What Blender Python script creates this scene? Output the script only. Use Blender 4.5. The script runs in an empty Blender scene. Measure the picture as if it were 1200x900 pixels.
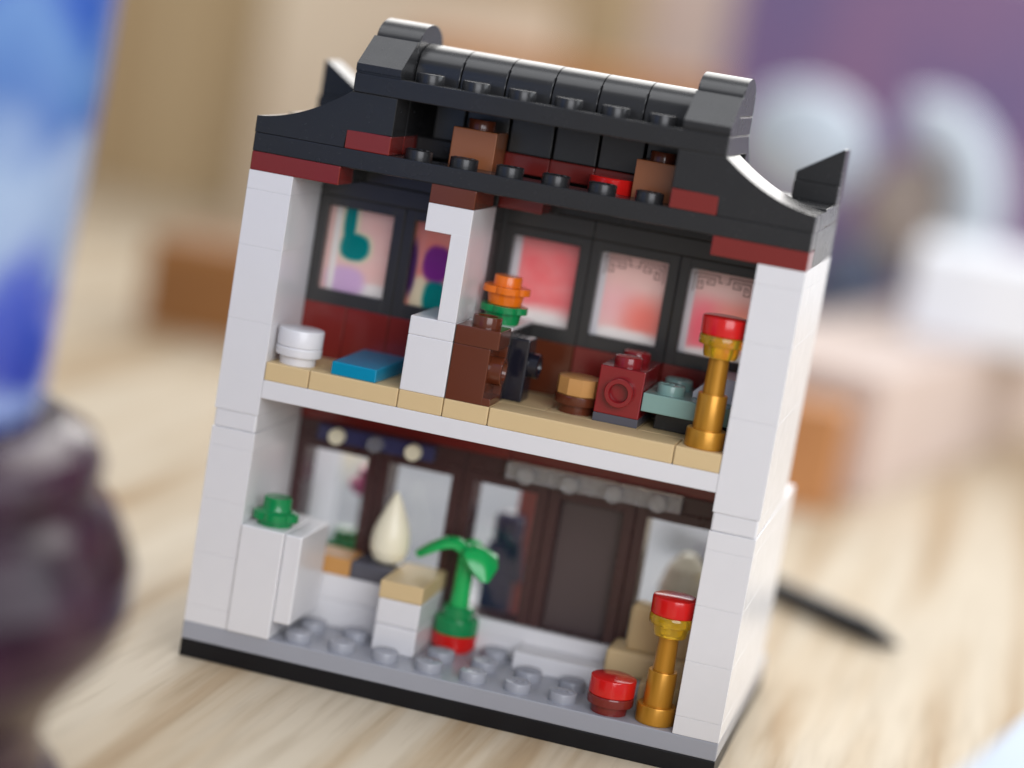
import bpy, bmesh, math, random
from mathutils import Vector, Matrix
random.seed(7)
S = 0.001                                   # all sizes below are in millimetres
scene = bpy.context.scene

# ------------------------------------------------------------------ camera
CAM = Vector((130.63, -367.57, 119.57))
FWD = Vector((-0.20855402, 0.96502709, -0.15883307)).normalized()
UP = Vector((-0.1937823, 0.11841022, 0.97387239)).normalized()
RIGHT = FWD.cross(UP).normalized()
FPX = 2671.8                                # focal length in photo pixels (1200 wide)
cd = bpy.data.cameras.new('camera'); cam = bpy.data.objects.new('camera', cd)
scene.collection.objects.link(cam); scene.camera = cam
cam.matrix_world = Matrix(((RIGHT.x, UP.x, -FWD.x, CAM.x*S), (RIGHT.y, UP.y, -FWD.y, CAM.y*S),
                           (RIGHT.z, UP.z, -FWD.z, CAM.z*S), (0, 0, 0, 1)))
cd.sensor_width = 36; cd.sensor_fit = 'HORIZONTAL'; cd.lens = FPX/1200*36
cd.clip_start = 0.01; cd.clip_end = 50
cd.dof.use_dof = True; cd.dof.focus_distance = 0.383; cd.dof.aperture_fstop = 4.4

def pix(u, v, ax, val):
    """photo pixel -> point on the plane x|y|z = val (mm)"""
    d = FWD + RIGHT*((u-600)/FPX) - UP*((v-450)/FPX)
    i = 'xyz'.index(ax)
    return CAM + d*((val-CAM[i])/d[i])

# ------------------------------------------------------------------ light
w = bpy.data.worlds.new('World'); scene.world = w; w.use_nodes = True
bg = w.node_tree.nodes['Background']
bg.inputs[0].default_value = (0.90, 0.93, 1.0, 1); bg.inputs[1].default_value = 0.36
def area(name, loc, target, sx, sy, power, col):
    l = bpy.data.lights.new(name, 'AREA'); l.shape = 'RECTANGLE'; l.size = sx; l.size_y = sy
    l.energy = power; l.color = col
    o = bpy.data.objects.new(name, l); scene.collection.objects.link(o)
    o.location = loc
    o.rotation_euler = (Vector(target)-Vector(loc)).to_track_quat('-Z', 'Y').to_euler()
    return o
area('window_light', (1.05, 0.30, 0.50), (0.06, 0.02, 0.06), 0.9, 0.9, 7.5, (0.90, 0.95, 1.0))
area('front_fill_light', (0.62, -0.98, 0.50), (0.05, 0.02, 0.05), 0.9, 0.7, 9.8, (0.94, 0.95, 1.0))  # added soft fill for the front faces and open rooms, no lamp known there
area('ceiling_light', (0.05, 0.12, 1.15), (0.05, 0.05, 0.05), 0.9, 0.8, 5.2, (0.97, 0.98, 1.0))
area('back_window_light', (0.2, 1.25, 0.64), (0.05, 0.05, 0.06), 1.6, 0.85, 13.5, (1.0, 0.97, 0.93))
vs = scene.view_settings
vs.view_transform = 'Standard'; vs.look = 'None'; vs.exposure = 0.1; vs.gamma = 1.0

# ------------------------------------------------------------------ materials
def srgb(r, g, b):
    f = lambda c: (c/255/12.92) if c/255 <= 0.04045 else ((c/255+0.055)/1.055)**2.4
    return (f(r), f(g), f(b), 1)
MATS = {}
def newmat(name):
    m = bpy.data.materials.new(name); m.use_nodes = True
    nt = m.node_tree; p = nt.nodes['Principled BSDF']
    return m, nt, p
def N(nt, typ, **kw):
    n = nt.nodes.new(typ)
    for k, v in kw.items(): setattr(n, k, v)
    return n
def plastic(name, col, rough=0.22, spec=0.5, var=0.02, bump=0.0015, sss=0.0, coat=0.0, dust=0.0):
    m, nt, p = newmat(name)
    tc = N(nt, 'ShaderNodeTexCoord')
    n1 = N(nt, 'ShaderNodeTexNoise'); n1.inputs['Scale'].default_value = 260; n1.inputs['Detail'].default_value = 4
    nt.links.new(tc.outputs['Object'], n1.inputs['Vector'])
    mx = N(nt, 'ShaderNodeMix', data_type='RGBA')
    mx.inputs[6].default_value = tuple(c*(1-var) for c in col[:3])+(1,)
    mx.inputs[7].default_value = tuple(min(1, c*(1+var)) for c in col[:3])+(1,)
    nt.links.new(n1.outputs['Fac'], mx.inputs[0]); nt.links.new(mx.outputs[2], p.inputs['Base Color'])
    if dust:
        nd = N(nt, 'ShaderNodeTexNoise'); nd.inputs['Scale'].default_value = 2600; nd.inputs['Detail'].default_value = 2
        nt.links.new(tc.outputs['Object'], nd.inputs['Vector'])
        md = N(nt, 'ShaderNodeMapRange'); md.inputs[1].default_value = 0.66; md.inputs[2].default_value = 0.8; md.inputs[4].default_value = dust
        nt.links.new(nd.outputs['Fac'], md.inputs[0])
        m2 = N(nt, 'ShaderNodeMix', data_type='RGBA'); m2.inputs[7].default_value = (0.45, 0.43, 0.40, 1)
        nt.links.new(md.outputs[0], m2.inputs[0]); nt.links.new(mx.outputs[2], m2.inputs[6]); nt.links.new(m2.outputs[2], p.inputs['Base Color'])
    # handling marks: roughness differs from patch to patch
    n2 = N(nt, 'ShaderNodeTexNoise'); n2.inputs['Scale'].default_value = 240; n2.inputs['Detail'].default_value = 3
    nt.links.new(tc.outputs['Object'], n2.inputs['Vector'])
    mr = N(nt, 'ShaderNodeMapRange'); mr.inputs[1].default_value = 0.35; mr.inputs[2].default_value = 0.7
    mr.inputs[3].default_value = rough*0.95; mr.inputs[4].default_value = rough*1.08
    nt.links.new(n2.outputs['Fac'], mr.inputs[0]); nt.links.new(mr.outputs[0], p.inputs['Roughness'])
    n3 = N(nt, 'ShaderNodeTexNoise'); n3.inputs['Scale'].default_value = 180
    nt.links.new(tc.outputs['Object'], n3.inputs['Vector'])
    bp_ = N(nt, 'ShaderNodeBump'); bp_.inputs['Strength'].default_value = bump*5; bp_.inputs['Distance'].default_value = 0.0003
    nt.links.new(n3.outputs['Fac'], bp_.inputs['Height']); nt.links.new(bp_.outputs[0], p.inputs['Normal'])
    p.inputs['Specular IOR Level'].default_value = spec
    if sss:
        p.inputs['Subsurface Weight'].default_value = sss; p.inputs['Subsurface Radius'].default_value = (1, 1, 1)
        p.inputs['Subsurface Scale'].default_value = 0.0008
    p.inputs['Coat Weight'].default_value = coat
    MATS[name] = m
    return m
plastic('white', (0.74, 0.73, 0.74, 1), 0.25)
plastic('jet', (0.012, 0.012, 0.02, 1), 0.08)
plastic('black', (0.021, 0.021, 0.022, 1), 0.26, 0.42, dust=0.06)
plastic('base_black', (0.006, 0.006, 0.008, 1), 0.4, 0.3)
plastic('frame_black', (0.038, 0.037, 0.036, 1), 0.25, dust=0.04)
plastic('light_grey', (0.34, 0.35, 0.39, 1), 0.25)
plastic('dark_grey', (0.09, 0.09, 0.11, 1), 0.25)
plastic('tan', (0.66, 0.49, 0.26, 1), 0.5, 0.35)
plastic('dark_red', (0.19, 0.020, 0.016, 1), 0.17)
plastic('red', (0.62, 0.012, 0.010, 1), 0.15)
plastic('crimson', (0.24, 0.012, 0.016, 1), 0.15)
plastic('reddish_brown', (0.115, 0.028, 0.012, 1), 0.16)
plastic('nougat', (0.30, 0.105, 0.042, 1), 0.25)
plastic('gold_tan', (0.56, 0.28, 0.085, 1), 0.42, 0.35)
plastic('dark_brown', (0.055, 0.022, 0.022, 1), 0.28)
plastic('umber_panel', (0.085, 0.06, 0.06, 1), 0.3)
plastic('blue', (0.003, 0.25, 0.42, 1), 0.22)
plastic('green', (0.006, 0.24, 0.07, 1), 0.2)
plastic('bright_green', (0.01, 0.42, 0.10, 1), 0.2)
plastic('orange', (0.80, 0.17, 0.008, 1), 0.2)
plastic('sand_green', (0.22, 0.36, 0.32, 1), 0.22)
plastic('cream', (0.88, 0.82, 0.62, 1), 0.3)
plastic('pearl_gold', (0.52, 0.24, 0.022, 1), 0.32)
MATS['pearl_gold'].node_tree.nodes['Principled BSDF'].inputs['Metallic'].default_value = 0.45
plastic('navy', (0.045, 0.045, 0.12, 1), 0.2)
plastic('coral', (0.75, 0.16, 0.16, 1), 0.3)
plastic('magenta', (0.6, 0.06, 0.22, 1), 0.3)
plastic('pen_black', (0.012, 0.012, 0.014, 1), 0.3)
def clear(name, col, rough=0.03, trans=1.0):
    m, nt, p = newmat(name)
    p.inputs['Base Color'].default_value = col; p.inputs['Roughness'].default_value = rough
    p.inputs['Transmission Weight'].default_value = trans; p.inputs['IOR'].default_value = 1.5
    MATS[name] = m
clear('trans_clear', (0.95, 0.96, 0.98, 1), 0.04, 0.82)
clear('trans_yellow', (1.0, 0.66, 0.03, 1), 0.05, 0.75)
def glazing(name):
    m, nt, p = newmat(name)
    g = N(nt, 'ShaderNodeBsdfGlossy'); g.inputs['Roughness'].default_value = 0.05
    t = N(nt, 'ShaderNodeBsdfTransparent'); t.inputs[0].default_value = (0.93, 0.94, 0.95, 1)
    fr = N(nt, 'ShaderNodeFresnel'); fr.inputs[0].default_value = 1.5
    mx = N(nt, 'ShaderNodeMixShader')
    nt.links.new(fr.outputs[0], mx.inputs[0]); nt.links.new(t.outputs[0], mx.inputs[1]); nt.links.new(g.outputs[0], mx.inputs[2])
    nt.links.new(mx.outputs[0], nt.nodes['Material Output'].inputs[0])
    MATS[name] = m
glazing('clear_glazing')

def print_film(name, base, blobs, noise=0.3):
    """translucent printed film: soft shapes of flat colour. blobs = (cx, cz, rx, rz, soft, colour) in mm on the film"""
    m, nt, p = newmat(name)
    tc = N(nt, 'ShaderNodeTexCoord')
    sep = N(nt, 'ShaderNodeSeparateXYZ'); nt.links.new(tc.outputs['Object'], sep.inputs[0])
    wob = N(nt, 'ShaderNodeTexNoise'); wob.inputs['Scale'].default_value = 420; wob.inputs['Detail'].default_value = 3
    nt.links.new(tc.outputs['Object'], wob.inputs['Vector'])
    def mth(op, a, b):
        n = N(nt, 'ShaderNodeMath', operation=op)
        for i, q in enumerate((a, b)):
            if isinstance(q, (int, float)): n.inputs[i].default_value = q
            elif q is not None: nt.links.new(q, n.inputs[i])
        return n.outputs[0]
    streak = N(nt, 'ShaderNodeTexNoise'); streak.inputs['Scale'].default_value = 160; streak.inputs['Detail'].default_value = 5
    mp = N(nt, 'ShaderNodeMapping'); mp.inputs['Scale'].default_value = (1, 1, 2.6); mp.inputs['Rotation'].default_value = (0, 0.25, 0)
    nt.links.new(tc.outputs['Object'], mp.inputs[0]); nt.links.new(mp.outputs[0], streak.inputs['Vector'])
    mx = N(nt, 'ShaderNodeMix', data_type='RGBA')
    mx.inputs[6].default_value = base; mx.inputs[7].default_value = (0.95, 0.86, 0.84, 1)
    nt.links.new(mth('MULTIPLY', streak.outputs['Fac'], noise*2), mx.inputs[0])
    col = mx.outputs[2]
    for cx, cz, rx, rz, soft, c in blobs:
        dx = mth('DIVIDE', mth('SUBTRACT', sep.outputs[0], cx*S), rx*S)
        dz = mth('DIVIDE', mth('SUBTRACT', sep.outputs[2], cz*S), rz*S)
        d = mth('SQRT', mth('ADD', mth('POWER', mth('ABSOLUTE', dx, None), 2.4), mth('POWER', mth('ABSOLUTE', dz, None), 2.4)), None)
        d = mth('ADD', d, mth('MULTIPLY', mth('SUBTRACT', wob.outputs['Fac'], 0.5), 0.25))
        mr = N(nt, 'ShaderNodeMapRange', interpolation_type='SMOOTHSTEP')
        mr.inputs[1].default_value = 1-soft; mr.inputs[2].default_value = 1+soft
        mr.inputs[3].default_value = 1; mr.inputs[4].default_value = 0
        nt.links.new(d, mr.inputs[0])
        x = N(nt, 'ShaderNodeMix', data_type='RGBA'); x.inputs[7].default_value = c
        nt.links.new(mr.outputs[0], x.inputs[0]); nt.links.new(col, x.inputs[6]); col = x.outputs[2]
    tr = N(nt, 'ShaderNodeBsdfTranslucent'); df = N(nt, 'ShaderNodeBsdfDiffuse'); gl = N(nt, 'ShaderNodeBsdfGlossy')
    gl.inputs['Roughness'].default_value = 0.12
    nt.links.new(col, tr.inputs[0]); nt.links.new(col, df.inputs[0])
    a = N(nt, 'ShaderNodeMixShader'); a.inputs[0].default_value = 0.2
    nt.links.new(tr.outputs[0], a.inputs[1]); nt.links.new(df.outputs[0], a.inputs[2])
    b = N(nt, 'ShaderNodeMixShader'); b.inputs[0].default_value = 0.05
    nt.links.new(a.outputs[0], b.inputs[1]); nt.links.new(gl.outputs[0], b.inputs[2])
    nt.links.new(b.outputs[0], nt.nodes['Material Output'].inputs[0])
    MATS[name] = m
WH = (0.97, 0.95, 0.95, 1); TEAL = (0.0, 0.42, 0.42, 1); PURP = (0.40, 0.08, 0.46, 1); LAV = (0.82, 0.66, 0.86, 1)
CREAM = (0.93, 0.86, 0.72, 1); PINK = (0.98, 0.27, 0.31, 1); PALE = (0.97, 0.72, 0.69, 1); LIGHT = (0.86, 0.86, 0.9, 1)
print_film('film_teal', PALE, [(4.5, 0.5, 4.5, 1.8, .4, WH), (-1.6, 2.0, 3.6, 2.6, .35, LAV),
    (-0.5, 8.2, 3.3, 2.9, .14, CREAM), (-2.0, 12.5, 1.8, 4.5, .14, CREAM), (-0.7, 8.2, 2.7, 2.4, .2, TEAL), (-2.1, 12.5, 1.1, 4.5, .25, TEAL),
    (-4.3, 7, .6, 14, .25, WH)])  # the tall white strip is a reflection painted into the print
print_film('film_purple', (0.95, 0.40, 0.30, 1), [(-4.0, 2, 1.6, 3.4, .3, CREAM), (-1.0, 2.0, 2.1, 3.2, .25, TEAL), (-1.4, 8.0, 2.6, 3.2, .22, PURP),
    (-6.0, 6.5, 1.0, 5, .4, (0.2, 0.08, 0.3, 1)), (-4.4, 11, .5, 4.5, .2, (0.95, .55, .5, 1))])
print_film('film_pink', PINK, [(0, -0.5, 9, 3.4, .5, WH), (-5.6, 7, 1.1, 16, .2, LIGHT)])
print_film('film_pale', PALE, [(-2.5, 6, 4.5, 3.6, .95, (.95, .70, .72, 1)), (3.5, 4, 3.8, 3.6, .95, (0.98, .45, .40, 1)), (0, 14, 8, 3.5, .6, (0.95, .76, .74, 1)), (0, -0.6, 9, 2.6, .35, WH), (-5.7, 7, .9, 16, .2, LIGHT)], 0.45)
print_film('film_rose', PALE, [(-2.6, 4.5, 3.4, 5.5, .95, (0.98, .36, .44, 1)), (3, 6, 3.6, 4.4, .9, (0.98, .55, .5, 1)), (0, 14, 8, 3.5, .6, (0.95, .78, .76, 1)), (0, -0.6, 9, 2.0, .35, WH), (-5.7, 7, .9, 16, .2, LIGHT)], 0.45)
plastic('fret_ink', (0.16, 0.06, 0.05, 1), 0.5)

def wood(name, c0, c1, c2, scale=1.0, rough=0.45, axis='Y', bump=0.25, spec=0.4):
    m, nt, p = newmat(name)
    tc = N(nt, 'ShaderNodeTexCoord'); mp = N(nt, 'ShaderNodeMapping')
    st = {'Y': (1, 0.055, 1), 'X': (0.055, 1, 1), 'Z': (1, 1, 0.055)}[axis]
    mp.inputs['Scale'].default_value = tuple(s*scale for s in st)
    mp.inputs['Rotation'].default_value = (0, 0, math.radians(-2))
    nt.links.new(tc.outputs['Object'], mp.inputs[0])
    n1 = N(nt, 'ShaderNodeTexNoise'); n1.inputs['Scale'].default_value = 62; n1.inputs['Detail'].default_value = 7; n1.inputs['Distortion'].default_value = 0.6
    n2 = N(nt, 'ShaderNodeTexNoise'); n2.inputs['Scale'].default_value = 420; n2.inputs['Detail'].default_value = 5
    n3 = N(nt, 'ShaderNodeTexNoise'); n3.inputs['Scale'].default_value = 14; n3.inputs['Detail'].default_value = 2
    for n in (n1, n2, n3): nt.links.new(mp.outputs[0], n.inputs['Vector'])
    cr = N(nt, 'ShaderNodeValToRGB')
    cr.color_ramp.elements[0].position = 0.37; cr.color_ramp.elements[0].color = c2
    cr.color_ramp.elements[1].position = 0.57; cr.color_ramp.elements[1].color = c0
    e = cr.color_ramp.elements.new(0.46); e.color = c1
    nt.links.new(n1.outputs['Fac'], cr.inputs[0])
    mx = N(nt, 'ShaderNodeMix', data_type='RGBA', blend_type='MULTIPLY'); mx.inputs[0].default_value = 0.55
    cr2 = N(nt, 'ShaderNodeValToRGB'); cr2.color_ramp.elements[0].position = 0.3; cr2.color_ramp.elements[0].color = (0.72, 0.68, 0.62, 1)
    cr2.color_ramp.elements[1].position = 0.55; cr2.color_ramp.elements[1].color = (1, 1, 1, 1)
    nt.links.new(n2.outputs['Fac'], cr2.inputs[0])
    nt.links.new(cr.outputs[0], mx.inputs[6]); nt.links.new(cr2.outputs[0], mx.inputs[7])
    mx2 = N(nt, 'ShaderNodeMix', data_type='RGBA', blend_type='MULTIPLY'); mx2.inputs[0].default_value = 0.35
    cr3 = N(nt, 'ShaderNodeValToRGB'); cr3.color_ramp.elements[0].color = (0.7, 0.66, 0.62, 1); cr3.color_ramp.elements[1].color = (1, 1, 1, 1)
    nt.links.new(n3.outputs['Fac'], cr3.inputs[0])
    nt.links.new(mx.outputs[2], mx2.inputs[6]); nt.links.new(cr3.outputs[0], mx2.inputs[7])
    nt.links.new(mx2.outputs[2], p.inputs['Base Color'])
    p.inputs['Roughness'].default_value = rough
    p.inputs['Specular IOR Level'].default_value = spec
    b = N(nt, 'ShaderNodeBump'); b.inputs['Strength'].default_value = bump; b.inputs['Distance'].default_value = 0.0002
    nt.links.new(n2.outputs['Fac'], b.inputs['Height']); nt.links.new(b.outputs[0], p.inputs['Normal'])
    MATS[name] = m
wood('pine', (0.64, 0.55, 0.42, 1), (0.58, 0.47, 0.33, 1), (0.44, 0.31, 0.18, 1), 1.2, 0.6, spec=0.2)
wood('brown_wood', (0.36, 0.16, 0.05, 1), (0.30, 0.13, 0.04, 1), (0.2, 0.08, 0.02, 1), 1, 0.5, 'X')
wood('tan_wood', (0.55, 0.42, 0.25, 1), (0.50, 0.37, 0.21, 1), (0.42, 0.29, 0.15, 1), 0.4, 0.6, 'Z')
wood('turned_wood', (0.040, 0.013, 0.030, 1), (0.030, 0.010, 0.022, 1), (0.018, 0.006, 0.014, 1), 1, 0.2, 'X', 0.05, 0.22)
def matte(name, c0, c1, scale=30, rough=0.6):
    m, nt, p = newmat(name)
    tc = N(nt, 'ShaderNodeTexCoord'); n = N(nt, 'ShaderNodeTexNoise'); n.inputs['Scale'].default_value = scale; n.inputs['Detail'].default_value = 4
    nt.links.new(tc.outputs['Object'], n.inputs['Vector'])
    cr = N(nt, 'ShaderNodeValToRGB'); cr.color_ramp.elements[0].position = .4; cr.color_ramp.elements[1].position = .6
    cr.color_ramp.elements[0].color = c0; cr.color_ramp.elements[1].color = c1
    nt.links.new(n.outputs['Fac'], cr.inputs[0]); nt.links.new(cr.outputs[0], p.inputs['Base Color'])
    p.inputs['Roughness'].default_value = rough
    MATS[name] = m
def porcelain():
    m, nt, p = newmat('porcelain')
    tc = N(nt, 'ShaderNodeTexCoord'); sep = N(nt, 'ShaderNodeSeparateXYZ'); nt.links.new(tc.outputs['Object'], sep.inputs[0])
    n = N(nt, 'ShaderNodeTexNoise'); n.inputs['Scale'].default_value = 55; n.inputs['Detail'].default_value = 3
    nt.links.new(tc.outputs['Object'], n.inputs['Vector'])
    a = N(nt, 'ShaderNodeMath', operation='MULTIPLY_ADD'); a.inputs[1].default_value = 0.03; a.inputs[2].default_value = -0.015
    nt.links.new(n.outputs['Fac'], a.inputs[0])
    b = N(nt, 'ShaderNodeMath', operation='ADD'); nt.links.new(a.outputs[0], b.inputs[0]); nt.links.new(sep.outputs[2], b.inputs[1])
    mr = N(nt, 'ShaderNodeMapRange'); mr.inputs[1].default_value = 0.0; mr.inputs[2].default_value = 0.07
    nt.links.new(b.outputs[0], mr.inputs[0])
    cr = N(nt, 'ShaderNodeValToRGB'); e = cr.color_ramp.elements
    e[0].position = 0.0; e[0].color = (0.02, 0.05, 0.36, 1); e[1].position = 1.0; e[1].color = (0.10, 0.22, 0.55, 1)
    for ps, c in ((.07, (0.30, 0.40, 0.66, 1)), (.12, (0.015, 0.04, 0.34, 1)), (.27, (0.03, 0.07, 0.42, 1)), (.33, (0.27, 0.36, 0.54, 1)), (.50, (0.29, 0.39, 0.56, 1)), (.60, (0.07, 0.16, 0.42, 1)), (.74, (0.12, 0.24, 0.50, 1)), (.82, (0.02, 0.08, 0.40, 1))):
        q = e.new(ps); q.color = c
    nt.links.new(mr.outputs[0], cr.inputs[0]); nt.links.new(cr.outputs[0], p.inputs['Base Color']); p.inputs['Roughness'].default_value = 0.2
    MATS['porcelain'] = m
porcelain()
matte('purple_card', (0.15, 0.11, 0.25, 1), (0.23, 0.13, 0.25, 1), 14)
matte('blush_card', (0.56, 0.44, 0.38, 1), (0.60, 0.48, 0.42, 1), 12)
matte('orange_card', (0.42, 0.17, 0.05, 1), (0.52, 0.23, 0.08, 1), 20)
matte('white_card', (0.80, 0.83, 0.88, 1), (0.88, 0.90, 0.94, 1), 12)
matte('paper', (0.80, 0.82, 0.86, 1), (0.85, 0.87, 0.90, 1), 10)
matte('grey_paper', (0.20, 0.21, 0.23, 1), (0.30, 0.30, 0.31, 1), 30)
matte('pale_blue', (0.50, 0.58, 0.68, 1), (0.56, 0.64, 0.74, 1), 20)
matte('cream_card', (0.68, 0.56, 0.42, 1), (0.74, 0.63, 0.48, 1), 12)
matte('slate', (0.08, 0.10, 0.16, 1), (0.12, 0.14, 0.2, 1), 25)
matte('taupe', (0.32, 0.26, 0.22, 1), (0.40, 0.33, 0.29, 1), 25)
matte('glaze_white', (0.44, 0.50, 0.56, 1), (0.52, 0.58, 0.64, 1), 12, 0.3)

# ------------------------------------------------------------------ geometry helpers
COL = scene.collection
WPOS = {}
def finish(name, me, loc, mat, parent, smooth=True):
    if mat and not me.materials: me.materials.append(MATS[mat])
    o = bpy.data.objects.new(name, me); COL.objects.link(o)
    o.location = Vector(loc)*S
    WPOS[o.name] = Vector(loc)
    if parent is not None:
        o.parent = parent; o.location = (Vector(loc)-WPOS[parent.name])*S
    return o
def to_mesh(bm, name, sharp=17):
    """recentre on base centre, scale to metres; returns mesh, world position"""
    xs = [v.co.x for v in bm.verts]; ys = [v.co.y for v in bm.verts]; zs = [v.co.z for v in bm.verts]
    c = Vector(((min(xs)+max(xs))/2, (min(ys)+max(ys))/2, min(zs)))
    for v in bm.verts: v.co = (v.co-c)*S
    bmesh.ops.recalc_face_normals(bm, faces=bm.faces)
    me = bpy.data.meshes.new(name); bm.to_mesh(me); bm.free()
    for p in me.polygons: p.use_smooth = True
    me.set_sharp_from_angle(angle=math.radians(sharp))
    return me, c
def obj(name, bm, mat, parent=None, sharp=17):
    me, c = to_mesh(bm, name, sharp)
    return finish(name, me, c, mat, parent)
def add_box(bm, x0, x1, y0, y1, z0, z1, bev=0.18, seg=2):
    r = bmesh.ops.create_cube(bm, size=1)
    vs_ = r['verts']
    for v in vs_:
        v.co = Vector((x0+(v.co.x+.5)*(x1-x0), y0+(v.co.y+.5)*(y1-y0), z0+(v.co.z+.5)*(z1-z0)))
    if bev:
        es = list({e for v in vs_ for e in v.link_edges})
        bmesh.ops.bevel(bm, geom=es, offset=min(bev, .45*min(x1-x0, y1-y0, z1-z0)), segments=seg, affect='EDGES', profile=0.5)
def add_prism(bm, pts, axis, a0, a1, bev=0.15):
    """closed outline pts extruded along axis ('x': pts are (y,z); 'y': pts are (x,z))"""
    mk = (lambda p, a: Vector((a, p[0], p[1]))) if axis == 'x' else (lambda p, a: Vector((p[0], a, p[1])))
    v0 = [bm.verts.new(mk(p, a0)) for p in pts]; v1 = [bm.verts.new(mk(p, a1)) for p in pts]
    f0 = bm.faces.new(v0); f1 = bm.faces.new(list(reversed(v1)))
    n = len(pts)
    for i in range(n): bm.faces.new((v0[i], v1[i], v1[(i+1) % n], v0[(i+1) % n]))
    if bev:
        es = list(f0.edges)+list(f1.edges)
        bmesh.ops.bevel(bm, geom=es, offset=bev, segments=1, affect='EDGES')
def add_lathe(bm, prof, cx=0, cy=0, cz=0, axis='z', seg=32, lobes=0, amp=0.0, lob_z=None):
    """prof: (radius, height) list; closes on the axis"""
    rings = []
    def P(r, a, h):
        x, y = r*math.cos(a), r*math.sin(a)
        if axis == 'z': return Vector((cx+x, cy+y, cz+h))
        if axis == 'x': return Vector((cx+h, cy+x, cz+y))
        return Vector((cx+x, cy-h, cz+y))            # 'y': towards the camera
    for r, h in prof:
        if r < 1e-6: rings.append([bm.verts.new(P(0, 0, h))]); continue
        ring = []
        for i in range(seg):
            a = 2*math.pi*i/seg; rr = r
            if lobes and lob_z and lob_z[0] <= h <= lob_z[1]: rr = r*(1-amp+amp*abs(math.cos(lobes*a/2))**0.6)
            ring.append(bm.verts.new(P(rr, a, h)))
        rings.append(ring)
    for A, B in zip(rings, rings[1:]):
        for i in range(seg):
            j = (i+1) % seg
            if len(A) == 1 and len(B) == 1: continue
            if len(A) == 1: bm.faces.new((A[0], B[i], B[j]))
            elif len(B) == 1: bm.faces.new((A[i], A[j], B[0]))
            else: bm.faces.new((A[i], A[j], B[j], B[i]))
BOXC = {}
def part(name, x0, x1, y0, y1, z0, z1, mat, parent, bev=0.18, gap=0.05):
    """one moulded brick / plate / tile, a hair narrower than its grid cell"""
    x0 += gap; x1 -= gap; y0 += gap; y1 -= gap
    key = (round(x1-x0, 3), round(y1-y0, 3), round(z1-z0, 3), mat, bev)
    if key not in BOXC:
        bm = bmesh.new(); add_box(bm, x0, x1, y0, y1, z0, z1, bev)
        BOXC[key] = to_mesh(bm, name)[0]
    return finish(name, BOXC[key], ((x0+x1)/2, (y0+y1)/2, z0), mat, parent)
def thing(name, loc, label, cat, group=None):
    o = bpy.data.objects.new(name, None); COL.objects.link(o); o.empty_display_size = 0.005
    o.location = Vector(loc)*S; WPOS[o.name] = Vector(loc)
    o['label'] = label; o['category'] = cat
    if group: o['group'] = group
    return o
def tag(o, label, cat, group=None):
    o['label'] = label; o['category'] = cat
    if group: o['group'] = group
    return o

# embossed lettering of the studs, made once
fc = bpy.data.curves.new('stud_lettering', 'FONT'); fc.body = 'LEGO'; fc.size = 1.5; fc.extrude = 0.07
fc.align_x = 'CENTER'; fc.align_y = 'CENTER'; fc.resolution_u = 2; fc.offset = 0.03
fo = bpy.data.objects.new('stud_lettering', fc); COL.objects.link(fo)
bpy.context.view_layer.update()
TEXT = bpy.data.meshes.new_from_object(fo.evaluated_get(bpy.context.evaluated_depsgraph_get()))
bpy.data.objects.remove(fo); bpy.data.curves.remove(fc)
STUDC = {}
def stud(x, y, z, mat, parent, rot=0.0):
    if mat not in STUDC:
        bm = bmesh.new()
        add_lathe(bm, [(2.4, 0), (2.4, 1.5), (2.33, 1.62), (2.2, 1.68), (0, 1.68)], seg=28)
        t = bmesh.new(); t.from_mesh(TEXT)
        for v in t.verts: v.co.z += 1.70
        tm = bpy.data.meshes.new('t'); t.to_mesh(tm); t.free(); bm.from_mesh(tm); bpy.data.meshes.remove(tm)
        me, _ = to_mesh(bm, 'stud', 40); STUDC[mat] = me
    o = finish('stud', STUDC[mat], (x, y, z), mat, parent)
    o.rotation_euler.z = rot
    return o
def side_stud(name, p, axis, mat, parent, hollow=True, r=2.4, sign=1):
    bm = bmesh.new()
    h = 1.7*sign
    prof = [(r, 0), (r, h*.92), (r*.94, h)]
    prof += [(r*.68, h), (r*.64, h*.93), (r*.62, -0.8*sign), (0, -0.8*sign)] if hollow else [(0, h)]
    add_lathe(bm, prof, *p, axis=axis, seg=28)
    return obj(name, bm, mat, parent, 40)

# ------------------------------------------------------------------ table
bm = bmesh.new(); add_box(bm, -800, 620, -520, 900, -28, 0, 1.5)
table = obj('table_top', bm, 'pine'); table['kind'] = 'structure'

# ------------------------------------------------------------------ the house
H = thing('toy_brick_house', (48, 32, 0), 'open-backed two-storey toy brick house with white walls and swooping black roof', 'toy house')
part('base_plate', 0, 96, 0, 64, 0, 3.2, 'base_black', H, .2, 0)
fp = part('floor_plate', 0, 96, 0, 64, 3.2, 6.4, 'light_grey', H, .2, 0)
covered = {(12, 4), (12, 12), (36, 12), (44, 20), (76, 4), (84, 4), (20, 20), (28, 20), (36, 20), (60, 20), (68, 20), (76, 20), (84, 20)}
for y in (4, 12, 20):
    for x in range(12, 92, 8):
        if (x, y) not in covered: stud(x, y, 6.4, 'light_grey', fp)
# side walls, course by course
for xa in (0, 88):
    for k, (z0, z1) in enumerate(((6.4, 9.6), (9.6, 19.2), (19.2, 28.8), (28.8, 38.4), (38.4, 41.6))):
        cut = 32 if k % 2 else 40
        for y0, y1 in ((0, cut), (cut, 56)):
            part('wall_brick', xa, xa+8, y0, y1, z0, z1, 'white', H, .09, .03)
    part('wall_plate', xa+.12, xa+7.88, .15, 40, 41.6, 44.8, 'white', H, .35, .03)
    for z0, z1 in ((44.8, 60.8), (60.8, 73.6), (73.6, 83.2), (83.2, 86.4)):
        part('wall_brick', xa, xa+8, 0, 40, z0, z1, 'white', H, .08, .02)
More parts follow.
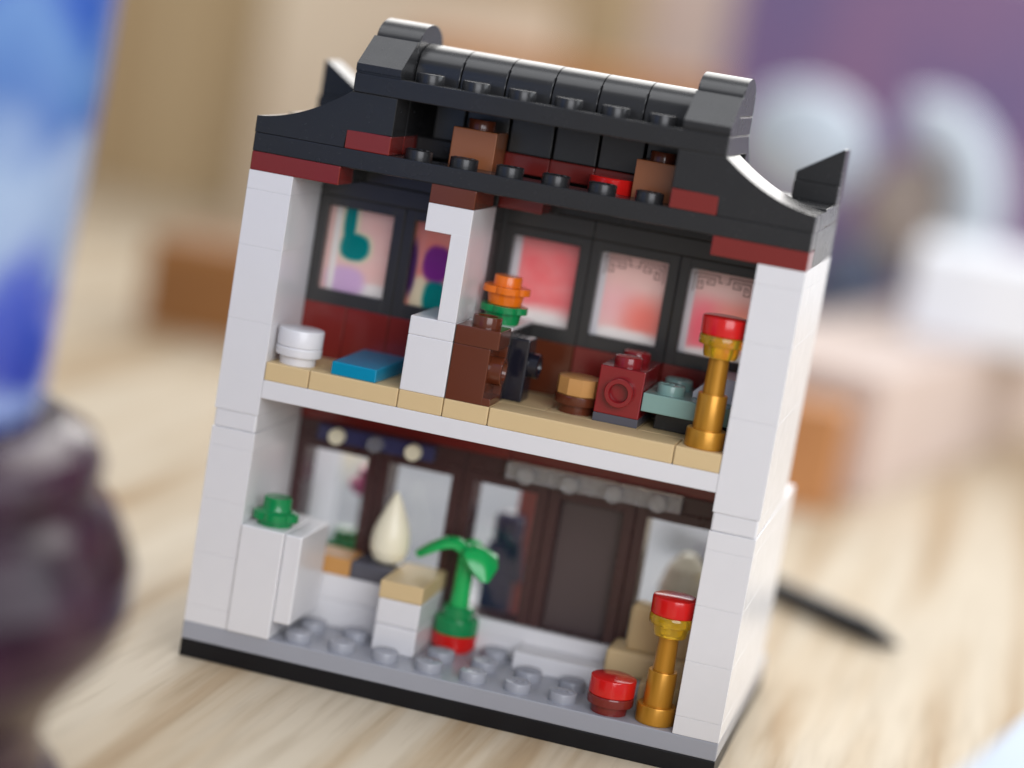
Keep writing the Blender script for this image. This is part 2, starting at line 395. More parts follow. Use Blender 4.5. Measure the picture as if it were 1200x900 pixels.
# ground floor front
part('sill_plate', 56, 88, 16, 24, 6.4, 9.6, 'white', H)
part('sill_plate', 40, 88, 22.2, 24, 9.6, 12.4, 'white', H)
part('sill_plate', 40, 56, 22.2, 24, 6.4, 9.6, 'white', H)
def frame(name, x0, x1, y0, y1, z0, z1, side, top, bot, mat, parent):
    bm = bmesh.new()
    add_box(bm, x0+.06, x0+side, y0, y1, z0, z1, .15); add_box(bm, x1-side, x1-.06, y0, y1, z0, z1, .15)
    add_box(bm, x0+side-.1, x1-side+.1, y0+.003, y1-.01, z1-top, z1-.01, .15); add_box(bm, x0+side-.1, x1-side+.1, y0+.003, y1-.01, z0+.01, z0+bot, .15)
    return obj(name, bm, mat, parent)
for k in range(5):
    x0 = 8+16*k
    d = frame('door', x0, x0+16, 24, 31, 9.6, 38.4, 2.1, 1.9, 2.6, 'dark_brown', H)
    if k == 3:
        part('panel', x0+2, x0+14, 27.2, 28.4, 12, 36.6, 'umber_panel', d, .2)
    else:
        part('pane', x0+2, x0+14, 26.5, 27.3, 12, 36.6, 'clear_glazing', d, .1)
    part('lintel', x0, x0+16, 24, 32, 38.4, 41.6, 'dark_brown', H)
part('lintel_plate', 8, 48, 24, 32, 41.6, 48, 'dark_red', H)
part('lintel_plate', 48, 88, 24, 32, 41.6, 48, 'dark_red', H)
# upper floor
part('upper_floor_plate', 8, 88, 0, 40, 48, 51.2, 'white', H, .12, .02)
for x0, x1 in ((8, 16), (16, 32), (32, 40), (40, 48), (48, 80), (80, 88)):
    part('floor_tile', x0, x1, 0, 8, 51.2, 54.4, 'tan', H, .2, .07)
for x0, x1, y1 in ((8, 24, 16), (24, 40, 16), (40, 56, 24), (56, 72, 24), (72, 88, 24)):
    part('floor_tile', x0, x1, 8, y1, 51.2, 54.4, 'tan', H, .2, .07)
films = ['film_teal', 'film_purple', 'film_pink', 'film_pale', 'film_rose']
def fret(x0, x1, y, ztop, parent):
    """printed key-fret corner ornaments: thin flat lines"""
    bm = bmesh.new()
    def ln(xa, za, xb, zb, t=.17):
        if xa > xb: xa, xb = xb, xa
        if za > zb: za, zb = zb, za
        add_box(bm, xa-t/2, xb+t/2, y-.03, y, za-t/2, zb+t/2, 0)
    for sgn, xs in ((1, x0+.5), (-1, x1-.5)):
        f = lambda a, b, c, d: ln(xs+sgn*a, ztop-.5-b, xs+sgn*c, ztop-.5-d)
        f(0, 0, 4.4, 0); f(0, 0, 0, 3.2); f(0.6, .6, 3.6, .6); f(.6, .6, .6, 2.6); f(.6, 2.6, 1.6, 2.6); f(1.6, 2.6, 1.6, 1.3)
        f(1.6, 1.3, 1.1, 1.3); f(1.1, 1.3, 1.1, 2.0); f(3.6, .6, 3.6, 1.7); f(3.6, 1.7, 2.3, 1.7); f(2.3, 1.7, 2.3, 1.15); f(2.3, 1.15, 3.0, 1.15)
        f(4.4, 0, 4.4, 1.1); f(4.4, 1.1, 5.0, 1.1)
    return obj('fret_print', bm, 'fret_ink', parent)
for k in range(5):
    x0 = 8+16*k; y0 = 16 if k < 2 else 24
    wd = frame('window', x0, x0+16, y0, y0+7, 64, 83.2, 1.95, 1.8, 2.5, 'frame_black', H)
    bm = bmesh.new(); add_box(bm, x0+1.9, x0+14.1, y0+1.5, y0+1.9, 66.4, 81.5, 0)
    obj('pane', bm, films[k], wd)
    if k >= 3: fret(x0+2.2, x0+13.8, y0+1.49, 81.2, wd)
    part('wainscot_brick', x0, x0+8, y0, y0+8, 54.4, 64, 'dark_red' if k != 2 else 'reddish_brown', H)
    part('wainscot_brick', x0+8, x0+16, y0, y0+8, 54.4, 64, 'dark_red' if k != 2 else 'reddish_brown', H)
for x0, x1, y0 in ((8, 40, 16), (40, 56, 24), (56, 88, 24)):
    part('lintel_plate', x0, x1, y0, y0+8, 83.2, 86.4, 'frame_black', H)
part('lintel_plate', 8, 40, 16.2, 24, 86.4, 89.6, 'frame_black', H)
part('gap_strip', 37.8, 40.5, 23, 23.96, 64, 89.6, 'frame_black', H, .1, .02)  # added black strip blocking the light leak between the two window frames
# pillar between the upper rooms
part('pillar_brick', 32, 40, 0, 16, 54.4, 64, 'white', H)
part('pillar_plate', 32, 40, 0, 16, 64, 67.2, 'white', H)
bm = bmesh.new()
add_box(bm, 36.7, 39.95, .05, 15.95, 67.2, 82, .12); add_box(bm, 32.05, 39.93, .07, 15.93, 81.7, 86.4, .14)
obj('pillar_panel', bm, 'white', H)
part('eave_plate', 32, 40, 0, 13, 86.4, 89.6, 'reddish_brown', H)
part('eave_plate', 40, 48, 16, 24, 86.4, 89.6, 'dark_red', H)
# ------------------------------------------------------------------ roof
part('eave_plate', 0, 16, 0, 8, 86.4, 89.6, 'dark_red', H)
part('eave_plate', 80, 96, 0, 8, 86.4, 89.6, 'dark_red', H)
rp = part('roof_plate', 0, 96, 0, 8, 89.6, 92.8, 'black', H)
for x in range(28, 72, 8): stud(x, 4, 92.8, 'black', rp)
def swoop(left, y0, y1):
    pts = []
    n = 14
    for i in range(n+1):
        t = i/n
        pts.append((16*t, 95.6+6.79*(0.12*t+0.88*t**1.9)))
    pts += [(24, 102.39), (24, 96), (16, 96), (16, 92.8), (0, 92.8)]
    if not left: pts = [(96-a, b) for a, b in pts]
    bm = bmesh.new(); add_prism(bm, pts, 'y', y0+.05, y1-.05, .12)
    return obj('curved_slope', bm, 'black', H, 30)
for left in (True, False):
    swoop(left, 0, 8); swoop(left, 8, 16)
    xa = 16 if left else 72
    part('roof_plate', xa, xa+8, 0, 8, 92.8, 96, 'dark_red', H)
    part('roof_plate', xa, xa+8, 8, 16, 92.8, 96, 'dark_red', H)
    xb = 0 if left else 80
    part('roof_brick', xb, xb+16, 8, 40, 86.4, 92.8, 'black', H)
    part('roof_brick', xb, xb+16, 16, 40, 92.8, 96, 'black', H)
    part('corner_plate', 0 if left else 88, 8 if left else 96, 31, 40, 96, 99.2, 'black', H)
    # upturned corner
    a = 0 if left else 96; s = 1 if left else -1
    bm = bmesh.new()
    add_prism(bm, [(a+s*.05, 99.2), (a+s*.05, 105.6), (a+s*.5, 105.6), (a+s*7.95, 100.7), (a+s*7.95, 99.2)], 'y', 32.05, 39.95, .12)
    obj('corner_slope', bm, 'black', H)
up = part('ridge_plate', 16, 80, 0, 24, 102.4, 105.6, 'black', H)
for x in range(28, 72, 8): stud(x, 4, 105.6, 'black', up)
def arch_tile(name, x0, x1, z0):
    pts = [(8.05, z0), (23.95, z0)]
    n = 20
    for i in range(n+1):
        a = math.pi*i/n
        pts.append((16+7.95*math.cos(a), z0+1.1+5.3*math.sin(a)**0.9))
    bm = bmesh.new(); add_prism(bm, pts, 'x', x0+.09, x1-.09, .16)
    return obj(name, bm, 'black', H, 25)
for k in range(6): arch_tile('ridge_tile', 24+8*k, 32+8*k, 105.6)
for xa in (16, 72):
    bm = bmesh.new()
    add_prism(bm, [(.5, 105.6), (.5, 106.0), (.05, 106.05), (.05, 107.2), (7.5, 112), (7.95, 112), (7.95, 105.6)], 'x', xa+.06, xa+7.94, .05)
    obj('cap_slope', bm, 'black', H, 20)
    part('cap_plate', xa, xa+8, 8, 24, 105.6, 108.8, 'black', H)
    arch_tile('cap_tile', xa, xa+8, 108.8)
# attic back
for k in range(6):
    xa = 24+8*k
    part('attic_brick', xa+(2.6 if k == 0 else .2), xa+7.8, 16, 24, 96.1, 102.4, 'frame_black', H, .15)
    part('attic_plate', xa, xa+8, 15.4, 24, 92.8, 96, 'dark_red' if k else 'black', H)
part('attic_floor', 16, 80, 8, 24, 89.6, 90.2, 'black', H)
bm = bmesh.new()
add_prism(bm, [(24, 105.5), (24, 92.8), (40, 92.8), (40, 95)], 'x', 16.1, 79.9, .1)
obj('front_slope', bm, 'black', H)
part('attic_beam', 16, 80, 24, 40, 86.4, 92.8, 'black', H)
part('lintel_beam', 8, 88, 32, 40, 48+3.2, 54.4, 'white', H)

# ------------------------------------------------------------------ lights strips over the doors
st = thing('lamp_strip', (23.7, 22.5, 38.4), 'short clear strip with cream round lights above the door beside the left wall', 'lamp')
bm = bmesh.new(); add_box(bm, 12.5, 34.5, 21.6, 24, 38.6, 41.4, .2); obj('bar', bm, 'navy', st)
for x, mt in ((16.4, 'cream'), (23.7, 'trans_clear'), (30.9, 'cream')):
    side_stud('bulb', (x, 21.6, 39.9), 'y', mt, st, False, 1.45)
st = thing('lamp_strip', (64, 22.5, 38.4), 'long clear crystal strip mounted above the brown doors', 'lamp')
bm = bmesh.new(); add_box(bm, 48, 80, 21.6, 24, 38.6, 41.5, .2); obj('bar', bm, 'trans_clear', st)
for x in (52, 60, 68, 76): side_stud('bulb', (x, 21.6, 40), 'y', 'trans_clear', st, False, 1.6)

# ------------------------------------------------------------------ ground-floor things
t = thing('side_cabinet', (13, 8, 6.4), 'tall white cabinet with a thin side door beside the left wall', 'cabinet')
bm = bmesh.new(); add_box(bm, 8.1, 15.95, -.35, 15.9, 6.4, 25.6, .22); obj('body', bm, 'white', t)
bm = bmesh.new(); add_box(bm, 16.0, 19.15, .3, 15.7, 9.5, 25.4, .3); obj('side_door', bm, 'white', t)
def flower(name, x, y, z, mat, parent=None, flange_top=False):
    bm = bmesh.new()
    if flange_top: prof = [(0, 0), (2.9, 0), (3.15, 1.5), (3.2, 1.9), (4.15, 2.0), (4.2, 2.3), (4.15, 3.15), (2.45, 3.2), (2.4, 4.8), (2.3, 4.95), (0, 4.95)]; lz = (1.95, 3.16)
    else: prof = [(0, 0), (3.1, 0), (3.15, .9), (4.1, 1.0), (4.15, 1.4), (4.1, 2.3), (2.7, 2.7), (2.5, 3.2), (2.45, 4.8), (2.3, 4.95), (0, 4.95)]; lz = (.95, 2.35)
    add_lathe(bm, prof, x, y, z, seg=50, lobes=5, amp=.14, lob_z=lz)
    return obj(name, bm, mat, parent, 40)
tag(flower('flower_plate', 12.3, 5, 25.6, 'green', None, False), 'green round petal plate lying on the tall white cabinet', 'toy flower')
t = thing('display_counter', (28, 16, 6.4), 'low white counter with tan and grey tops beneath the cream teardrop', 'counter')
for z0, z1 in ((6.4, 11.3), (11.3, 16)):
    part('brick', 16, 32, 16.2, 24, z0, z1, 'white', t, .3)
    part('brick', 32, 40, 8, 24, z0, z1, 'white', t, .35, .1)
part('top_tile', 16, 24, 16, 24, 16, 19.2, 'gold_tan', t, .25)
part('top_tile', 24, 32, 16, 24, 16, 19.2, 'dark_grey', t, .25)['label'] = 'dark grey counter top tile'
part('top_tile', 32, 40, 8, 24, 16, 19.2, 'tan', t, .25)
bm = bmesh.new()
prof = [(0, 0), (1.8, .15), (2.8, .9), (3.45, 2.4), (3.6, 4.0), (3.35, 6.0), (2.75, 7.8), (2.0, 9.6), (1.3, 11.2), (.7, 12.4), (.3, 13.1), (0, 13.3)]
add_lathe(bm, prof, 29.5, 20, 19.2, seg=32)
tag(obj('teardrop_ornament', bm, 'cream'), 'cream teardrop-shaped ornament standing on the dark grey counter top', 'ornament')
# plant
t = thing('potted_plant', (44, 20, 6.4), 'green plastic plant with drooping leaves in a red round pot', 'plant')
bm = bmesh.new(); add_lathe(bm, [(0, 0), (3.3, 0), (3.4, .5), (4.0, .8), (4.05, 3.1), (0, 3.2)], 44, 20, 6.4, seg=36); obj('pot', bm, 'red', t)
bm = bmesh.new(); add_lathe(bm, [(0, 0), (3.9, 0), (4.05, .3), (4.05, 2.5), (3.8, 2.8), (2.9, 2.9), (2.8, 4.6), (2.5, 4.9), (0, 4.9)], 44, 20, 9.6, seg=40, lobes=8, amp=.06, lob_z=(.2, 2.6)); obj('collar', bm, 'green', t)
bm = bmesh.new(); add_lathe(bm, [(1.75, 0), (1.6, 3), (1.55, 9), (1.7, 10.6), (1.2, 11.6), (0, 11.8)], 44, 20, 14.3, seg=20); obj('stem', bm, 'bright_green', t)
def leaf(pts, widths, parent, th=.8):
    """curved, thick leaf blade: spine points with half widths and side vectors"""
    bm = bmesh.new(); top = []; bot = []
    n = len(pts)
    for i, (p, wd) in enumerate(zip(pts, widths)):
        p = Vector(p); a = Vector(pts[max(0, i-1)]); b = Vector(pts[min(n-1, i+1)])
        tng = (b-a).normalized(); side = tng.cross(Vector((0, 0, 1)))
        side = side.normalized() if side.length > 1e-3 else Vector((0, -1, 0))
        nrm = side.cross(tng).normalized()
        row = []
        for u in (-1, -.5, 0, .5, 1):
            row.append(p+side*wd*u - nrm*(abs(u)**1.5)*wd*.35)
        top.append([bm.verts.new(q+nrm*th/2) for q in row]); bot.append([bm.verts.new(q-nrm*th/2) for q in row])
    for i in range(n-1):
        for k in range(4):
            bm.faces.new((top[i][k], top[i][k+1], top[i+1][k+1], top[i+1][k]))
            bm.faces.new((bot[i][k], bot[i+1][k], bot[i+1][k+1], bot[i][k+1]))
        bm.faces.new((top[i][0], top[i+1][0], bot[i+1][0], bot[i][0])); bm.faces.new((top[i][4], bot[i][4], bot[i+1][4], top[i+1][4]))
    for i in (0, n-1):
        for k in range(4): bm.faces.new((top[i][k], bot[i][k], bot[i][k+1], top[i][k+1]))
    bmesh.ops.subdivide_edges(bm, edges=bm.edges, cuts=1, smooth=.6, use_grid_fill=True)
    return obj('leaf', bm, 'bright_green', parent, 50)
leaf([(43.8, 20, 24.8), (45.6, 19, 26.0), (47.2, 17.8, 25.4), (48.3, 16.6, 23.2), (48.8, 16.0, 20.6)], [1.4, 2.9, 3.6, 2.8, .6], t, 1.0)
leaf([(44.2, 20, 24.8), (42, 20, 26.2), (39.8, 20, 26.0), (37, 20.2, 24.2), (34.8, 20.4, 22.2)], [1.4, 2.1, 2.5, 2.4, 1.0], t, 1.1)
leaf([(44, 20, 24.8), (44.3, 21.3, 26.2), (44.6, 22.2, 26.2), (45, 23.2, 25.0)], [1.1, 1.8, 1.8, .6], t)
# stool
def round_seat(name, x, y, z, m0, m1, label, cat, facets=36, r=3.95):
    t = thing(name, (x, y, z), label, cat)
    bm = bmesh.new(); add_lathe(bm, [(0, 0), (3.1, 0), (3.15, 1.5), (3.95, 1.6), (4.0, 1.8), (4.0, 2.9), (3.9, 3.12), (0, 3.12)], x, y, z, seg=36); obj('base', bm, m0, t)
    bm = bmesh.new(); add_lathe(bm, [(0, 0), (r-.2, 0), (r, .2), (r, 2.85), (r-.08, 3.02), (r-.3, 3.12), (0, 3.12)], x, y, z+3.12, seg=facets); obj('seat', bm, m1, t, 30)
    return t
round_seat('stool', 76.2, 4, 6.4, 'dark_red', 'red', 'bright red round stool on dark red base beside the lower gold lamp', 'stool')
round_seat('stool', 12.2, 4.3, 54.4, 'white', 'white', 'plain white round stool beside the left wall upstairs', 'stool')
round_seat('stool', 60.2, 12.4, 54.4, 'reddish_brown', 'gold_tan', 'round tan-topped stool on brown base next to the red block', 'stool', 10, 3.85)
# lamps
def lamp(x, y, z, label):
    t = thing('floor_lamp', (x, y, z), label, 'lamp', 'gold lamps with red tops')
    bm = bmesh.new(); add_lathe(bm, [(0, 0), (3.25, 0), (3.35, .15), (3.35, 2.9), (3.25, 3.1), (0, 3.1)], x, y, z, seg=32); obj('base', bm, 'pearl_gold', t, 30)
    bm = bmesh.new(); add_lathe(bm, [(0, 0), (2.5, 0), (2.5, 5.8), (2.4, 6.0), (0, 6.0)], x, y, z+3.1, seg=28); obj('lower_tube', bm, 'pearl_gold', t, 30)
    bm = bmesh.new(); add_lathe(bm, [(0, 0), (1.85, 0), (1.7, 6.2), (0, 6.4)], x, y, z+9.1, seg=24); obj('upper_tube', bm, 'pearl_gold', t, 30)
    bm = bmesh.new(); add_lathe(bm, [(0, 0), (2.7, 0), (2.9, .5), (3.05, 1.9), (3.85, 2.1), (3.95, 2.4), (3.95, 3.4), (3.8, 3.7), (0, 3.7)], x, y, z+15.2, seg=36, lobes=0); obj('shade', bm, 'trans_yellow', t, 30)
    bm = bmesh.new(); add_lathe(bm, [(0, 0), (3.7, 0), (3.9, .2), (3.95, 2.8), (3.85, 3.05), (3.6, 3.15), (0, 3.2)], x, y, z+18.9, seg=36); obj('cap', bm, 'red', t, 30)
lamp(84.2, 4.2, 6.4, 'gold floor lamp with red cap standing on the grey studded ground floor')
lamp(84.2, 4.0, 54.4, 'gold floor lamp with red cap standing on the tan upper floor')
# armchair
t = thing('armchair', (80, 16, 6.4), 'tan armchair with rounded back behind the lower gold lamp', 'chair')
bm = bmesh.new(); add_box(bm, 72.3, 87.7, 14.5, 23.6, 9.6, 14.4, 1.1, 4); obj('seat', bm, 'tan', t)
bm = bmesh.new(); add_box(bm, 75.0, 87.2, 17, 22.0, 13.6, 22.6, 1.5, 4); obj('backrest', bm, 'tan', t)
bm = bmesh.new(); add_box(bm, 79.9, 87.6, 8.4, 15.2, 6.4, 11.4, .6, 3); obj('footrest', bm, 'tan', t)

# ------------------------------------------------------------------ upper-floor things
bm = bmesh.new(); add_box(bm, -4.1, 4.1, -8.4, 8.4, 54.4, 56.7, .2)
bmesh.ops.rotate(bm, verts=bm.verts, cent=(0, 0, 0), matrix=Matrix.Rotation(math.radians(-3), 3, 'Z'))
for v in bm.verts:
    v.co.z += max(0, (v.co.z-54.5))*(v.co.y+8)*.018
bmesh.ops.translate(bm, verts=bm.verts, vec=(23.9, 9.2, 0))
tag(obj('floor_mat', bm, 'blue'), 'flat bright blue tile lying on the tan floor left of the pillar', 'mat')
t = thing('brown_cabinet', (44, 4, 54.4), 'glossy brown block with round side knob standing against the white pillar', 'cabinet')
bm = bmesh.new()
add_box(bm, 40.1, 46.6, .1, 7.9, 54.4, 64, .15); add_box(bm, 46.5, 47.9, .12, 7.88, 54.4, 55.7, .12); add_box(bm, 46.5, 47.9, 7.0, 7.88, 55.6, 63.98, .1)
obj('body', bm, 'reddish_brown', t)
bm = bmesh.new(); add_box(bm, 40.1, 47.9, .1, 7.9, 64, 67.2, .18); obj('top', bm, 'reddish_brown', t)
side_stud('knob', (46.6, 3.6, 60.2), 'x', 'reddish_brown', t, True, 2.45, 1.25)
bm = bmesh.new(); add_lathe(bm, [(2.5, 0), (2.5, 1.7), (2.42, 1.85), (1.75, 1.85), (1.68, 1.75), (1.6, .3), (0, .3)], 44.4, 4, 67.2, seg=30); obj('stud', bm, 'reddish_brown', t, 30)
t = thing('black_cabinet', (44, 16, 54.4), 'black block with side knob and white top holding the orange flower', 'cabinet')
bm = bmesh.new(); add_box(bm, 40.2, 47.9, 8.15, 23.8, 54.4, 64, .2); add_box(bm, 47.5, 51.0, 10.2, 15.6, 54.4, 65.4, .3); obj('body', bm, 'jet', t)
part('top', 40, 48, 8.1, 24, 64, 66.6, 'black', t)
part('cover', 40, 48, 8.1, 24, 66.6, 67.2, 'white', t, .1)
side_stud('knob', (51, 13, 60.8), 'x', 'jet', t, True, 2.2)
t = thing('flower_stack', (44.9, 12, 67.2), 'orange flower on a green petal plate behind the brown block', 'toy flower')
flower('leaf_plate', 44.9, 12.4, 67.2, 'green', t, True)
flower('blossom', 44.9, 12.4, 70.45, 'orange', t, True)
t = thing('red_block', (68, 16, 54.4), 'glossy dark red block with a hollow round front knob and two studs', 'toy brick')
bm = bmesh.new(); add_box(bm, 64.1, 71.9, 8.1, 23.9, 54.4, 55.9, .1); obj('foot', bm, 'dark_grey', t)
bm = bmesh.new(); add_box(bm, 64.08, 71.92, 8.05, 23.9, 55.9, 64.1, .2); body = obj('body', bm, 'crimson', t)
side_stud('knob', (68.1, 8.05, 60.0), 'y', 'crimson', t, True, 2.5)
stud(68, 12, 64.1, 'crimson', t); stud(68, 20, 64.1, 'crimson', t)
t = thing('sand_green_shelf', (80, 16, 54.4), 'sand green studded shelf between the red block and the upper lamp', 'shelf')
part('support', 74, 88, 12, 24, 54.4, 57.6, 'black', t)
sp = part('shelf', 72, 88, 8, 24, 57.6, 60.8, 'sand_green', t)
stud(76, 12, 60.8, 'sand_green', t); stud(76, 20, 60.8, 'sand_green', t)
bm = bmesh.new(); add_prism(bm, [(79.6, 60.8), (79.6, 61.8), (82.6, 65), (87.8, 65), (87.8, 60.8)], 'y', 13, 23, .15)
tag(obj('white_wedge', bm, 'white'), 'white sloped wedge lying on the sand green shelf behind the upper lamp', 'toy brick')
# attic things
for x, lab in ((36, 'brown block in the attic above the white pillar'), (68, 'brown block in the attic beside the red round plate')):
    t = thing('attic_block', (x, 12, 90.2), lab, 'toy brick', 'brown attic blocks')
    part('body', x-4, x+4, 8.1, 16, 90.2, 99.2, 'nougat', t, .18, .1)
    bm = bmesh.new(); add_lathe(bm, [(2.4, 0), (2.4, 1.5), (2.3, 1.68), (0, 1.68)], x, 12, 99.2, seg=28); obj('stud', bm, 'reddish_brown', t, 30)
bm = bmesh.new(); add_lathe(bm, [(0, 0), (3.8, 0), (3.95, .2), (3.95, 4.8), (3.8, 5), (0, 5)], 60, 11.6, 90.2, seg=36)
tag(obj('round_button', bm, 'red'), 'bright red round plate in the attic under the roof', 'toy brick')

# ------------------------------------------------------------------ things seen through the doors, on the pavement side
tag(part('coral_post', 46.6, 52.4, 44, 50, 6.4, 40, 'coral', None), 'coral red post behind the brown doors', 'post')
t = thing('navy_figure', (45.5, 44, 6.4), 'dark navy figure behind the door next to the plant', 'toy figure')
bm = bmesh.new(); add_box(bm, 42.5, 48.5, 41, 45, 6.4, 15.5, .5); obj('legs', bm, 'navy', t)
bm = bmesh.new(); add_prism(bm, [(42, 15.4), (50, 15.4), (49, 22.5), (43, 22.5)], 'y', 41, 45.5, .3); obj('torso', bm, 'navy', t)
bm = bmesh.new(); add_lathe(bm, [(0, 0), (2.6, .1), (2.9, 1), (2.9, 4.4), (2.5, 5.2), (1.6, 5.6), (0, 5.7)], 46, 43.2, 22.4, seg=24); obj('head', bm, 'navy', t)
t = thing('cream_bush', (86, 46, 6.4), 'cream and green round bush behind the last door', 'plant')
bm = bmesh.new(); add_lathe(bm, [(0, 0), (3, .4), (4.6, 3), (4.8, 7), (3.6, 11), (1.4, 13.6), (0, 14)], 80, 46, 13, seg=28); obj('blossom', bm, 'cream', t)
bm = bmesh.new(); add_lathe(bm, [(0, 0), (3.4, 0), (3.6, 6.6), (0, 6.8)], 80, 46, 6.4, seg=24); obj('stem', bm, 'green', t)
tag(flower('petal_plate', 15.5, 40, 14, 'green'), 'green petal plate behind the first brown door', 'toy flower')
bm = bmesh.new(); add_lathe(bm, [(0, 0), (3.6, 0), (3.6, 7.6), (0, 7.6)], 15.5, 40, 6.4, seg=24); tag(obj('planter', bm, 'dark_brown'), 'dark round planter behind the first brown door', 'planter')
tag(flower('petal_plate', 18.2, 42, 26, 'magenta'), 'magenta petal plate behind the first brown door', 'toy flower')
bm = bmesh.new(); add_lathe(bm, [(0, 0), (1.5, 0), (1.5, 19.6), (0, 19.6)], 18.2, 42, 6.4, seg=20); tag(obj('flower_stalk', bm, 'dark_brown'), 'dark stalk holding up the magenta petal plate', 'stalk')

# ------------------------------------------------------------------ vase in front, far out of focus
VX, VY = -25, -103
t = thing('porcelain_vase', (VX, VY, 57), 'large out-of-focus blue and white porcelain vase', 'vase')
bm = bmesh.new(); add_lathe(bm, [(0, 0), (33, 0), (35.2, 1), (35.8, 4), (36.5, 20), (38, 45), (39, 80), (37, 110), (33, 140), (36, 160), (36.5, 162), (34, 160), (31, 140), (31, 100), (0, 95)], VX, VY, 57, seg=72); obj('body', bm, 'porcelain', t)
bm = bmesh.new()
add_lathe(bm, [(0, 0), (45, 0), (46, 3), (45, 6), (42, 9), (41, 13), (42, 18), (45.5, 23), (49.4, 28), (50.8, 33), (50.6, 38), (49.0, 42), (47.0, 45.5), (44.2, 47.2), (43.8, 48.0), (44.6, 49.2), (44.8, 52), (43.2, 55), (39, 57), (0, 57)], VX, VY, 0, seg=96)
tag(obj('vase_stand', bm, 'turned_wood'), 'dark glossy ringed round stand under the porcelain vase', 'stand')

# ------------------------------------------------------------------ out-of-focus things behind
def bgbox(name, u0, u1, vtop, y, depth, mat, label, cat, z0=0.0, z1=None):
    a = pix(u0, vtop, 'y', y); b = pix(u1, vtop, 'y', y)
    return a.x, b.x, (a.z+b.z)/2
def card(name, x0, x1, y0, y1, z0, z1, mat, label, cat, bev=1.0):
    bm = bmesh.new(); add_box(bm, x0, x1, y0, y1, z0, z1, bev); return tag(obj(name, bm, mat), label, cat)
# brown wooden box, left
a = pix(172, 300, 'y', 322)
card('wooden_box', a.x, a.x+62, 322, 362, 0, 31, 'brown_wood', 'small brown wooden box far behind the left wall of the house', 'box')
# tall tan wooden cabinet
e = pix(745, 40, 'y', 700)
t = thing('tan_cabinet', (-220, 720, 0), 'tall tan wooden cabinet standing behind everything', 'cabinet')
for k, (xa, xb) in enumerate(((-520, -345), (-344, -170), (-169, e.x))):
    part('door_panel', xa, xb, 700, 714, 0, 172, 'tan_wood', t, 1.5, .6)
part('carcass', -520, e.x, 715, 760, 0, 173, 'tan_wood', t, 1.5)
a = pix(470, 70, 'y', 600); b = pix(850, 120, 'y', 600)
card('brown_crate', a.x, b.x-6, 600, 645, 0, 103, 'orange_card', 'orange brown carton standing in front of the tan cabinet', 'carton')
a = pix(320, 40, 'y', 660); b = pix(660, 40, 'y', 660)
card('cream_carton', a.x, b.x, 650, 658, 0, 127, 'cream_card', 'cream flat carton leaning behind the orange brown carton', 'carton')
a = pix(752, 40, 'y', 715); b = pix(850, 40, 'y', 715)
card('blush_board', a.x, b.x, 715, 730, 0, 170, 'blush_card', 'upright pale blush board beside the purple board', 'board')
card('purple_board', b.x+1, b.x+230, 725, 740, 0, 176, 'purple_card', 'upright purple board at the back beyond the white ornament', 'board')
# white ornament with arch
t = thing('white_ornament', (100, 530, 0), 'rounded white ornament with an arched handle before the purple board', 'ornament')
c = pix(945, 160, 'y', 530)
bm = bmesh.new(); bmesh.ops.create_uvsphere(bm, u_segments=32, v_segments=20, radius=1)
for v in bm.verts: v.co = Vector((c.x+v.co.x*27, 530+v.co.y*18, c.z-3+v.co.z*23))
obj('body', bm, 'glaze_white', t)
c2 = pix(1075, 250, 'y', 530)
bm = bmesh.new(); R1, r1 = 24, 11
vv = []
for i in range(33):
    a_ = math.pi*(-.38+.98*i/32)
    cen = Vector((c2.x+R1*.9*math.cos(a_), 530, c2.z+R1*1.45*math.sin(a_)))
    rad = Vector((math.cos(a_), 0, math.sin(a_)))
    vv.append([bm.verts.new(cen+rad*r1*math.cos(q*math.pi/6)+Vector((0, 1, 0))*r1*math.sin(q*math.pi/6)) for q in range(12)])
for i in range(32):
    for q in range(12): bm.faces.new((vv[i][q], vv[i][(q+1) % 12], vv[i+1][(q+1) % 12], vv[i+1][q]))
bm.faces.new(vv[0]); bm.faces.new(list(reversed(vv[-1])))
obj('handle', bm, 'glaze_white', t)
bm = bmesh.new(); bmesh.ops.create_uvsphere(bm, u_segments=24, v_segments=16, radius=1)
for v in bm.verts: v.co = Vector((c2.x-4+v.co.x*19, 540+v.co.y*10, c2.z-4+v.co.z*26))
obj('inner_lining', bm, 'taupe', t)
c3 = pix(1000, 300, 'y', 530)
bm = bmesh.new(); add_lathe(bm, [(0, 0), (20, 0), (22, 4), (18, c3.z*.5), (14, c3.z+2), (0, c3.z+6)], c3.x, 532, 0, seg=32); obj('foot', bm, 'slate', t)
# cartons at the right
a = pix(900, 520, 'y', 246); b = pix(985, 520, 'y', 246)
card('orange_carton', a.x-30, b.x, 246, 272, 0, pix(960, 478, 'y', 246).z, 'orange_card', 'small orange brown carton just beyond the right wall of the house', 'carton')
a = pix(990, 440, 'y', 290); 
bm = bmesh.new()
p0 = pix(1008, 592, 'z', 0); p1 = pix(1215, 500, 'z', 0)
d = (p1-p0); d.z = 0; d.normalize(); nn = Vector((-d.y, d.x, 0))
h = 36
q = [p0, p1+d*60, p1+d*60+nn*60, p0+nn*60]
vb = [bm.verts.new((v.x, v.y, 0)) for v in q]; vt = [bm.verts.new((v.x, v.y, h)) for v in q]
bm.faces.new(vb); bm.faces.new(vt)
for i in range(4): bm.faces.new((vb[i], vb[(i+1) % 4], vt[(i+1) % 4], vt[i]))
bmesh.ops.bevel(bm, geom=list(bm.edges), offset=1.2, segments=2, affect='EDGES')
tag(obj('blush_carton', bm, 'blush_card'), 'long pale blush carton lying beyond the orange brown carton', 'carton')
a = pix(1050, 420, 'y', 400)
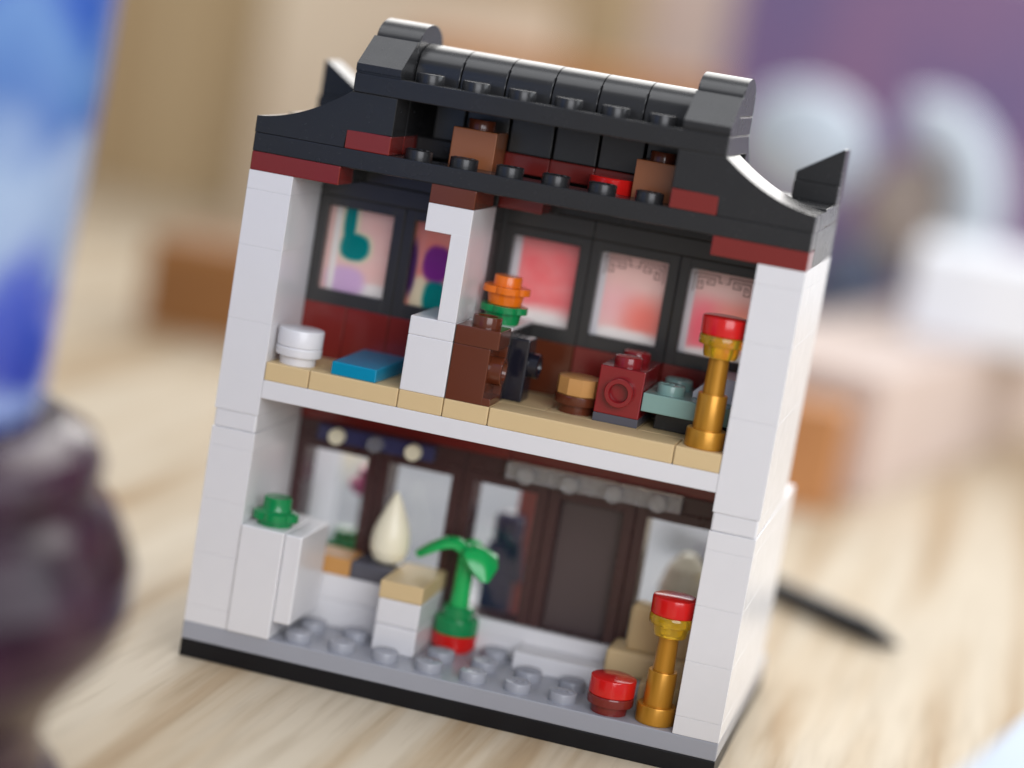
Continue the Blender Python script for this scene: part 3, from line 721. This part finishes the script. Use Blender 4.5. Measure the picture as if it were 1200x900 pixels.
card('white_carton', a.x, a.x+120, 400, 470, 36, 66, 'white_card', 'white carton on top of the long blush carton', 'carton')
# added sheet, pen
bm = bmesh.new()
p0 = pix(1110, 912, 'z', 34); p1 = pix(1215, 822, 'z', 34)
d = (p1-p0).normalized(); nn = Vector((d.y, -d.x, 0))
q = [p0-d*40, p1+d*6, p1+d*6+nn*70, p0-d*40+nn*70]
vb = [bm.verts.new((v.x, v.y, 0)) for v in q]; vt = [bm.verts.new((v.x, v.y, 34)) for v in q]
bm.faces.new(vb); bm.faces.new(vt)
for i in range(4): bm.faces.new((vb[i], vb[(i+1) % 4], vt[(i+1) % 4], vt[i]))
bmesh.ops.bevel(bm, geom=list(bm.edges), offset=.8, segments=2, affect='EDGES')
tag(obj('pale_box', bm, 'pale_blue'), 'out-of-focus pale blue white box on the table right of the house', 'box')
card('added_sheet', -22, 72, 74, 215, 0, 2.5, 'grey_paper', 'added grey paper sheet behind the house, making the door panes look pale', 'paper', .3)  # sheet added out of view so the ground-floor panes look pale
t = thing('pen', (92, 134, 0), 'black pen lying on the table behind the right wall', 'pen')
A = Vector((60, 164, 2.6)); B = pix(1012, 736, 'z', 2.6); C_ = pix(1052, 757, 'z', 2.0)
def tube(pts, radii, seg=18):
    bm = bmesh.new(); rings = []
    for i, (p, r) in enumerate(zip(pts, radii)):
        tn = (pts[min(i+1, len(pts)-1)]-pts[max(i-1, 0)]).normalized(); s = tn.cross(Vector((0, 0, 1))).normalized(); u = s.cross(tn)
        rings.append([bm.verts.new(p+s*r*math.cos(2*math.pi*k/seg)+u*r*math.sin(2*math.pi*k/seg)) for k in range(seg)])
    for X, Y in zip(rings, rings[1:]):
        for k in range(seg): bm.faces.new((X[k], X[(k+1) % seg], Y[(k+1) % seg], Y[k]))
    bm.faces.new(rings[0]); bm.faces.new(list(reversed(rings[-1])))
    return bm
obj('barrel', tube([A, B], [2.6, 2.6]), 'pen_black', t); obj('tip', tube([B, B.lerp(C_, .5), C_], [2.5, 1.9, .6]), 'pen_black', t)
